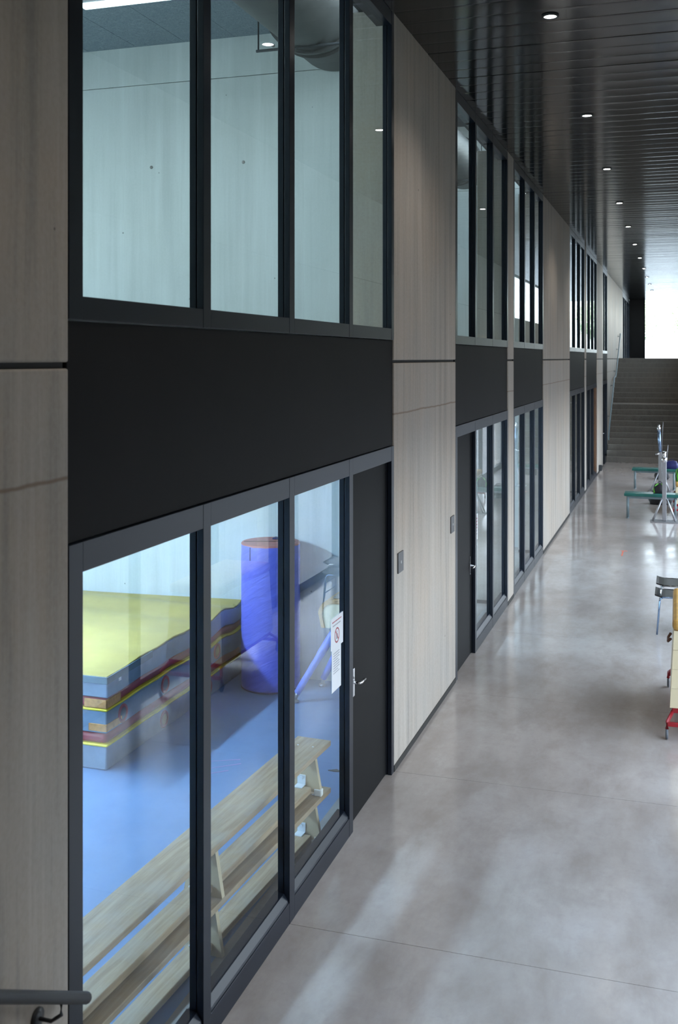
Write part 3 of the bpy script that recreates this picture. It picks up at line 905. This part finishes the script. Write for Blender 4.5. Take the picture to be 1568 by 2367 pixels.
# ------------------------------------------------------------------ notices taped to the glass
def sheet(name, label, y0, y1, z0, z1, x, skew=0.0):
    o = tag(empty(name, (x, (y0 + y1) / 2, z0)), label, 'notice')
    q = MB().box(x - 0.0008, x + 0.0008, y0, y1, z0, z1)
    for v in q.bm.verts: v.co.z += skew * (v.co.y - y0)
    local(q.build('page', 'paper'), o)
    return o
PX = GX + 0.004
def text_bar(o, y0, y1, z, h, x, mat='ink_grey'):
    """a row of short word-like strokes"""
    q = MB(); yy = y0
    r2 = random.Random(int(z * 1000))
    while yy < y1 - 0.004:
        w_ = min(r2.uniform(0.010, 0.028), y1 - yy)
        q.box(x + 0.0008, x + 0.0013, yy, yy + w_, z, z + h)
        yy += w_ + 0.005
    local(q.build('print_line', mat), o)
n1 = sheet('notice_sheet', 'white notice with red prohibition ring taped to the glass beside the near door', 6.607, 6.872, 1.356, 1.566, PX)
text_bar(n1, 6.637, 6.837, 1.533, 0.008, PX, 'ink_red'); text_bar(n1, 6.647, 6.817, 1.508, 0.008, PX)
T = Matrix.Translation((PX + 0.0008, 6.737, 1.436)) @ Matrix.Rotation(math.radians(90), 4, 'Y')
local(MB().lathe([(0.042, 0.0), (0.042, 0.0007), (0.052, 0.0007), (0.052, 0.0)], n=28).xform(T).build('ring', 'ink_red'), n1)
local(MB().box(PX + 0.0009, PX + 0.0014, 6.732, 6.742, 1.393, 1.479, 0, Matrix.Translation((0, 6.737, 1.436)) @ Matrix.Rotation(0.75, 4, 'X') @ Matrix.Translation((0, -6.737, -1.436))).build('bar', 'ink_red'), n1)
q = MB().box(PX + 0.0008, PX + 0.0012, 6.729, 6.745, 1.409, 1.449).box(PX + 0.0008, PX + 0.0012, 6.731, 6.743, 1.453, 1.467)
q.box(PX + 0.0008, PX + 0.0012, 6.719, 6.727, 1.413, 1.445).box(PX + 0.0008, PX + 0.0012, 6.747, 6.755, 1.413, 1.445)
local(q.build('figure', 'ink_grey'), n1)
n2 = sheet('notice_sheet', 'white printed page hanging just below the prohibition notice', 6.632, 6.832, 1.070, 1.354, PX - 0.0020)
for k in range(9):
    text_bar(n2, 6.667, 6.797 - (0.03 if k % 4 == 3 else 0), 1.32 - 0.0165 * k, 0.006, PX - 0.0020)
n3 = sheet('notice_sheet', 'white notice with purplish print on the glass beside the second door', 11.78, 11.98, 1.226, 1.52, PX)
for k in range(6): text_bar(n3, 11.81, 11.95, 1.46 - 0.035 * k, 0.015, PX, 'ink_red' if k < 4 else 'ink_grey')

# ------------------------------------------------------------------ small plates and boxes on the concrete
def plate(label, y, z, s):
    o = tag(empty('door_sign', (WX, y, z)), label, 'sign')
    local(MB().box(WX, WX + 0.012, y - s / 2, y + s / 2, z - s / 2, z + s / 2, 0.003).build('plate', 'sign_grey'), o)
    local(MB().box(WX + 0.012, WX + 0.0135, y - 0.012, y + 0.012, z - 0.012, z + 0.010).build('mark', 'sign_mark'), o)
plate('dark square sign plate on the broad pier beside the near door', 8.296, 1.643, 0.165)
plate('dark square sign plate on the broad pier beside the second door', 10.375, 1.637, 0.165)
o = tag(empty('outlet_box', (WX, 31.15, 0.1)), 'small dark box low on the far pier near the stairs', 'box')
local(MB().box(WX, WX + 0.09, 31.05, 31.25, 0.06, 0.22, 0.006).build('housing', 'void_dark'), o)
local(MB().box(WX + 0.09, WX + 0.096, 31.08, 31.22, 0.09, 0.19, 0.002).build('cover', 'shadow_base'), o)

# ------------------------------------------------------------------ handrails
def handrail(label, pts, r, brackets, mat='rail_dark', x=-2.05):
    o = tag(empty('handrail', pts[0]), label, 'handrail')
    q = MB().tube(pts, r, 16)
    e0, e1 = Vector(pts[0]), Vector(pts[-1])
    for e in (e0, e1):
        r_ = bmesh.ops.create_uvsphere(q.bm, u_segments=16, v_segments=8, radius=r)
        for v in r_['verts']: v.co += e
    for f in q.bm.faces: f.smooth = True
    local(q.build('rail', mat), o)
    for (yy, zz) in brackets:
        b_ = MB().lathe([(0, 0.0), (0.036, 0.0), (0.036, 0.008), (0.012, 0.014), (0, 0.014)], n=18).xform(Matrix.Translation((WX, yy, zz - 0.09)) @ Matrix.Rotation(math.radians(90), 4, 'Y'))
        b_.tube([(WX + 0.01, yy, zz - 0.09), (WX + 0.06, yy, zz - 0.09), (x, yy, zz - 0.06), (x, yy, zz - r * 0.8)], 0.007, 8)
        local(b_.build('bracket', mat), o)
    return o
P0, P1 = Vector((-2.05, 3.36, 0.972)), Vector((-2.05, 0.2, 0.972 + 3.16 * 0.585))
handrail('thick dark wall handrail at the near end of the corridor', [P0, P0.lerp(P1, 0.5), P1], 0.0215, [(3.20, 1.065), (1.4, 2.12)])
FS = (3.3) / (41.6 - 34.4 - 0.0)
pts = [(-2.06, 34.35, 0.72), (-2.06, 34.2, 0.80), (-2.06, 34.3, 0.93), (-2.06, 37.3, 2.62), (-2.06, 38.3, 2.66), (-2.06, 41.4, 4.22), (-2.06, 41.75, 4.22)]
handrail('thin metal handrail climbing the wall of the far stairs', pts, 0.024, [(35.3, 1.50), (37.0, 2.46), (38.8, 2.92), (40.4, 3.72), (41.4, 4.22)], 'grey_steel', -2.06)

# ------------------------------------------------------------------ downlights
def downlight(label, y):
    o = tag(empty('downlight', (-0.97, y, CZ - 0.01)), label, 'ceiling lamp', 'downlights along the corridor ceiling')
    MB().lathe([(0.050, 0.012), (0.050, -0.003), (0.068, -0.004), (0.070, 0.012)], n=24).build('trim_ring', 'rail_dark', o)
    MB().lathe([(0.0, 0.002), (0.050, 0.002)], n=24).build('lens', 'lamp_lens', o)
    return o
def lamp_light(o):
    d = bpy.data.lights.new('downlight_bulb', 'SPOT')
    d.energy = 34.0; d.color = (1.0, 0.92, 0.83)
    d.spot_size = math.radians(125); d.spot_blend = 0.8; d.shadow_soft_size = 0.06
    s_ = bpy.data.objects.new('bulb', d); s_.location = (0, 0, -0.03)
    C.objects.link(s_); s_.parent = o
ORD = ['nearest', 'second', 'third', 'fourth', 'fifth', 'sixth', 'seventh', 'eighth', 'ninth', 'tenth', 'eleventh']
ys = [8.55, 12.17, 15.7, 19.2, 22.7, 26.3, 29.9, 33.5, 37.1, 40.7, 44.3]
for i, yy in enumerate(ys):
    o = downlight('%s recessed downlight in view along the slatted ceiling' % ORD[i], yy)
    lamp_light(o)
lamp_light(downlight('recessed downlight overhead between the viewer and the first glazed bay', 4.95))
lamp_light(downlight('recessed downlight above the near end of the corridor', 1.35))

# ------------------------------------------------------------------ green benches
def green_bench(label, x, y):
    o = tag(empty('green_bench', (x, y, 0)), label, 'bench', 'teal benches across the far corridor')
    MB().box(-0.55, 0.55, -0.17, 0.17, 0.455, 0.515, 0.012).build('seat', 'teal_paint', o)
    MB().box(-0.54, 0.54, -0.16, 0.16, 0.513, 0.521, 0.004).build('seat_sheen', 'teal_sheen', o)  # thin pale skin standing in for the sheen on the seat
    MB().box(-0.50, 0.50, -0.14, -0.10, 0.41, 0.457, 0.004).box(-0.50, 0.50, 0.10, 0.14, 0.41, 0.457, 0.004).build('rail', 'grey_steel', o)
    for sx in (-0.48, 0.46):
        for sy in (-0.14, 0.14):
            MB().tube([(sx, sy, 0.44), (sx, sy, 0.012)], 0.023, 10).lathe([(0, 0), (0.03, 0), (0.03, 0.02), (0, 0.02)], (sx, sy, 0), 10).build('leg', 'grey_steel', o)
    return o
green_bench('nearer teal bench across the corridor, behind the first aluminium post', -0.495, 22.62)
green_bench('farther teal bench across the corridor, nearer the stairs', -0.54, 27.75)

# ------------------------------------------------------------------ aluminium apparatus posts
def post(label, x, y, h, sleeve, lean):
    o = tag(empty('apparatus_post', (x, y, 0)), label, 'post', 'aluminium gymnastics posts')
    MB().box(-0.27, 0.27, -0.16, 0.16, 0.0, 0.022, 0.004).build('base_plate', 'aluminium', o)
    up = MB().box(-0.042, 0.042, -0.042, 0.042, 0.022, h * (0.62 if sleeve else 0.86), 0.008)
    up.build('upright', 'aluminium', o)
    for sx, sy in ((-1, -1), (1, -1), (-1, 1), (1, 1)):
        MB().tube([(sx * 0.22, sy * 0.12, 0.03), (sx * 0.045, sy * 0.03, 0.46)], 0.018, 8).build('brace', 'aluminium', o)
    z = h * (0.62 if sleeve else 0.86)
    if sleeve:
        MB().tube([(0, 0, z), (lean * 0.4, 0, z + (h - z) * 0.9)], 0.036, 14).build('inner_tube', 'blue_steel', o)  # the blue light on this tube is put into its colour
        q = MB().tube([(-0.01, -0.04, z - 0.04), (-0.10, -0.10, z - 0.05)], 0.018, 10)
        q.build('clamp_lever', 'chrome', o)
        q = MB().lathe([(0, 0), (0.04, 0.0), (0.045, 0.05), (0.02, 0.09), (0.03, 0.12), (0, 0.14)], (lean * 0.4, 0, z + (h - z) * 0.9), 14)
    else:
        MB().tube([(0, 0, z), (0, 0, h)], 0.032, 14).build('inner_tube', 'chrome', o)
        q = MB().lathe([(0.03, 0), (0.055, 0.01), (0.055, 0.09), (0.03, 0.10)], (0, 0, z - 0.02), 14)
        q.tube([(-0.03, -0.04, z + 0.12), (0.03, -0.04, z + 0.20)], 0.016, 8)
    q.build('head_clamp', 'chrome', o)
    MB().tube([(0.045, 0, z), (0.06, 0, h), (0.07, 0, h + 0.14)], 0.006, 6).build('rod', 'aluminium', o)
    return o
post('shorter aluminium post on a braced base, before the nearer teal bench', -0.245, 22.18, 1.42, False, 0)
post('taller aluminium post with blue light painted on its upper tube, before the farther teal bench', -0.40, 27.2, 1.58, True, -0.08)

# ------------------------------------------------------------------ bags
def bag_mesh(w_, d_, h_, seed, taper=0.75):
    q = MB()
    bmesh.ops.create_cube(q.bm, size=1.0)
    bmesh.ops.subdivide_edges(q.bm, edges=q.bm.edges[:], cuts=7, use_grid_fill=True)
    for v in q.bm.verts:
        p = v.co * 2
        s_ = p.normalized() * max(abs(p.x), abs(p.y), abs(p.z))
        p = p.lerp(s_, 0.55)
        t = (p.z + 1) / 2
        k = 1 - (1 - taper) * t
        nn = noise.noise(Vector((p.x * 1.7 + seed, p.y * 1.7, p.z * 1.7)))
        v.co = Vector((p.x * w_ / 2 * k * (1 + 0.14 * nn), p.y * d_ / 2 * k * (1 + 0.14 * nn), max(0.0, (p.z + 0.82) / 1.82 * h_ * (1 + 0.10 * nn * t))))
    for f in q.bm.faces: f.smooth = True
    return q
def bag(name, label, loc, w_, d_, h_, mat, seed, trim=None, group='bags by the teal benches'):
    o = tag(empty(name, loc), label, 'bag', group)
    bag_mesh(w_, d_, h_, seed).build('body', mat, o)
    q = MB()
    arc = [(-w_ * 0.16 , -d_ * 0.1, h_ * 0.93)] + [(w_ * 0.16 * math.cos(a), -d_ * 0.1, h_ * 0.96 + 0.05 * math.sin(a)) for a in (2.4, 1.57, 0.7)] + [(w_ * 0.16, -d_ * 0.1, h_ * 0.93)]
    q.tube(arc, 0.007, 6).build('grab_handle', mat, o)
    if trim:
        q = MB()
        for sx in (-0.36, 0.30):
            q.tube([(w_ * sx, -d_ * 0.50, h_ * 0.08), (w_ * sx * 1.12, -d_ * 0.53, h_ * 0.45), (w_ * sx * 0.8, -d_ * 0.42, h_ * 0.80), (w_ * sx * 0.3, -d_ * 0.22, h_ * 0.97)], 0.012, 6)
        q.build('piping', trim, o)
    return o
bag('backpack', 'black backpack with bright green piping standing on the nearer teal bench', (-0.34, 22.66, 0.521), 0.30, 0.24, 0.20, 'bag_black', 1, 'bag_green')
bag('sports_bag', 'limp black bag on the floor behind the nearer teal bench', (-0.36, 24.85, 0.0), 0.56, 0.34, 0.30, 'bag_black', 5)
bag('sports_bag', 'dark bag on the floor behind the farther teal bench', (-0.40, 30.0, 0.0), 0.42, 0.3, 0.29, 'bag_black', 9)
bag('holdall', 'dark blue holdall lying on the farther teal bench', (-0.14, 27.75, 0.521), 0.40, 0.28, 0.20, 'bag_blue', 12)

# ------------------------------------------------------------------ vaulting boxes on red wheeled carriages
def vault_box(label, x, y, w_, L_, z0, z1, seclabel=None):
    o = tag(empty('vaulting_box', (x, y, 0)), label, 'vaulting box', 'vaulting boxes by the right wall')
    ns = 4
    for i in range(ns):
        a = z0 + (z1 - 0.10 - z0) * i / ns; b_ = z0 + (z1 - 0.10 - z0) * (i + 1) / ns
        ia, ib = 0.035 * i / ns, 0.035 * (i + 1) / ns
        q = MB()
        lo = [(0 + ia, 0 + ia), (w_ - ia, 0 + ia), (w_ - ia, L_ - ia), (0 + ia, L_ - ia)]
        hi = [(0 + ib, 0 + ib), (w_ - ib, 0 + ib), (w_ - ib, L_ - ib), (0 + ib, L_ - ib)]
        A = [q.bm.verts.new((*p, a + 0.001)) for p in lo]; B = [q.bm.verts.new((*p, b_ - 0.001)) for p in hi]
        q.bm.faces.new(A); q.bm.faces.new(B)
        for j in range(4): q.bm.faces.new((A[j], A[(j + 1) % 4], B[(j + 1) % 4], B[j]))
        sec = q.build('section', 'box_wood', o)
    MB().box(0.02, w_ - 0.02, 0.015, L_ - 0.015, z1 - 0.10, z1, 0.035).build('padded_top', 'box_leather', o)
    # carriage
    q = MB()
    q.box(0.02, w_ - 0.02, 0.02, 0.07, z0 - 0.05, z0 - 0.001, 0.006).box(0.02, w_ - 0.02, L_ - 0.07, L_ - 0.02, z0 - 0.05, z0 - 0.001, 0.006)
    for sx in (0.02, w_ - 0.06):
        q.box(sx, sx + 0.04, 0.07, L_ - 0.07, z0 - 0.05, z0 - 0.001, 0.006)
    q.build('carriage', 'red_paint', o)
    for sx, cx in ((-1, 0.03), (1, w_ - 0.03)):
        for yy in (-0.06, L_ + 0.06):
            yi = 0.05 if yy < 0 else L_ - 0.05
            q = MB().tube([(cx, yi, z0 - 0.03), (cx + sx * 0.05, yy, 0.15), (cx + sx * 0.055, yy, 0.09)], 0.016, 8)
            q.box(min(cx + sx * 0.05, w_ / 2), max(cx + sx * 0.05, w_ / 2), yy - 0.016, yy + 0.016, 0.115, 0.15, 0.004)
            arm = q.build('caster_arm', 'red_paint', o)
            q = MB().lathe([(0, -0.012), (0.035, -0.012), (0.045, -0.006), (0.045, 0.006), (0.035, 0.012), (0, 0.012)], n=18).xform(Matrix.Translation((cx + sx * 0.055, yy, 0.0455)) @ Matrix.Rotation(math.radians(90), 4, 'Y'))
            wh = q.build('wheel', 'tyre_grey'); wh.parent = arm
    q = MB().tube([(0.005, 0.30, z1 - 0.24), (-0.018, 0.33, z1 - 0.27), (-0.018, 0.47, z1 - 0.27), (0.005, 0.50, z1 - 0.24)], 0.012, 8)
    q.build('grip', 'handle_brown', o)
    return o
vault_box('near vaulting box, beige with tan padded top on a red wheeled carriage', -0.060, 9.60, 0.62, 1.40, 0.255, 1.02)
vault_box('far vaulting box on a maroon carriage, beneath the bright green bag', -0.050, 23.1, 0.60, 1.40, 0.25, 0.70)
bag('green_bag', 'bright green and black bag on top of the far vaulting box', (0.12, 23.42, 0.70), 0.36, 0.36, 0.30, 'bag_green', 21, 'bag_black')

# ------------------------------------------------------------------ stacked stools
def stool(label, x, y, dz):
    o = tag(empty('stool', (x, y, dz)), label, 'stool', 'black stools stacked by the right wall')
    q = MB()
    n_ = 12
    prof = []
    for k in range(n_ + 1):
        t = k / n_
        prof.append((-0.175 + 0.35 * t, 0.450 + 0.026 * (abs(t - 0.5) * 2) ** 2.6))
    q.prism(prof + [(p[0], p[1] - 0.016) for p in reversed(prof)], 'y', -0.22, 0.22)
    q.build('seat', 'stool_seat', o)
    for sy in (-0.225, 0.225):
        pts = [(-0.150, sy * 1.10, 0.0), (-0.118, sy, 0.395), (-0.108, sy, 0.425), (-0.080, sy, 0.444), (0.080, sy, 0.444), (0.108, sy, 0.425), (0.118, sy, 0.395), (0.150, sy * 1.10, 0.0)]
        MB().tube(pts, 0.011, 10).build('leg_frame', 'blue_steel' if sy < 0 and dz == 0 else 'chrome', o)
    for sx in (-0.134, 0.134):
        MB().tube([(sx, -0.235, 0.20), (sx, 0.235, 0.20)], 0.007, 8).build('stretcher', 'blue_steel', o)
    return o
stool('lower black-seated stool with bluish chrome legs, standing on the floor', -0.080, 13.36, 0.0)
stool('upper black-seated stool, stacked on the other stool', -0.066, 13.46, 0.118)

# ------------------------------------------------------------------ tape marks
for lab, x, y in (('small red tape mark on the floor ahead of the stools', -0.88, 18.4), ('small red tape mark on the floor past the farther teal bench', -0.80, 26.0)):
    q = MB().box(x - 0.012, x + 0.012, y - 0.25, y + 0.2, 0.0, 0.0015).box(x - 0.04, x + 0.07, y + 0.2, y + 0.25, 0.0, 0.0015)
    tag(q.build('tape_mark', 'tape_red'), lab, 'tape mark', 'red tape marks on the corridor floor')

# ------------------------------------------------------------------ outside
structure(box('ground', 'pavement', RX + 0.31, 45, -20, 110, -0.4, -0.02))
structure(box('ground', 'pavement', -45, -8.81, -20, 110, -0.4, -0.02))
structure(box('ground', 'pavement', -44.9, 44.9, END_Y + 0.3, 110, -0.01, 3.2))

def tree(label, x, y, z0, h, r, seed):
    o = tag(empty('tree', (x, y, z0)), label, 'tree', 'trees beyond the far window')
    MB().tube([(0, 0, -0.05), (0.05, 0, h * 0.4), (0, 0.05, h * 0.75)], [0.16, 0.12, 0.06], 10).build('trunk', 'bark', o)
    rr = random.Random(seed)
    q = MB()
    for k in range(1600):
        th_, ph = rr.uniform(0, 6.283), math.acos(rr.uniform(-1, 1))
        rad = r * rr.uniform(0.35, 1.0) ** 0.5 * (1 + 0.3 * noise.noise(Vector((math.cos(th_) * 2 + seed, math.sin(th_) * 2, ph * 2))))
        p = Vector((rad * math.sin(ph) * math.cos(th_), rad * math.sin(ph) * math.sin(th_), h * 0.66 + rad * 0.85 * math.cos(ph)))
        u = Vector((rr.uniform(-1, 1), rr.uniform(-1, 1), rr.uniform(-1, 1))).normalized()
        w_ = u.orthogonal().normalized()
        s_ = rr.uniform(0.10, 0.2)
        q.bm.faces.new([q.bm.verts.new(p + u * s_), q.bm.verts.new(p + w_ * s_ * 0.6), q.bm.verts.new(p - u * s_), q.bm.verts.new(p - w_ * s_ * 0.6)])
    lf = q.build('foliage', 'leaf_green', o)
    lf['kind'] = 'stuff'
    return o
tree('pale sunlit tree just beyond the far window', 1.3, 82, 3.2, 4.6, 1.7, 3)
tree('broad sunlit tree farther off beyond the far window', -3.4, 92, 3.2, 5.2, 2.2, 8)
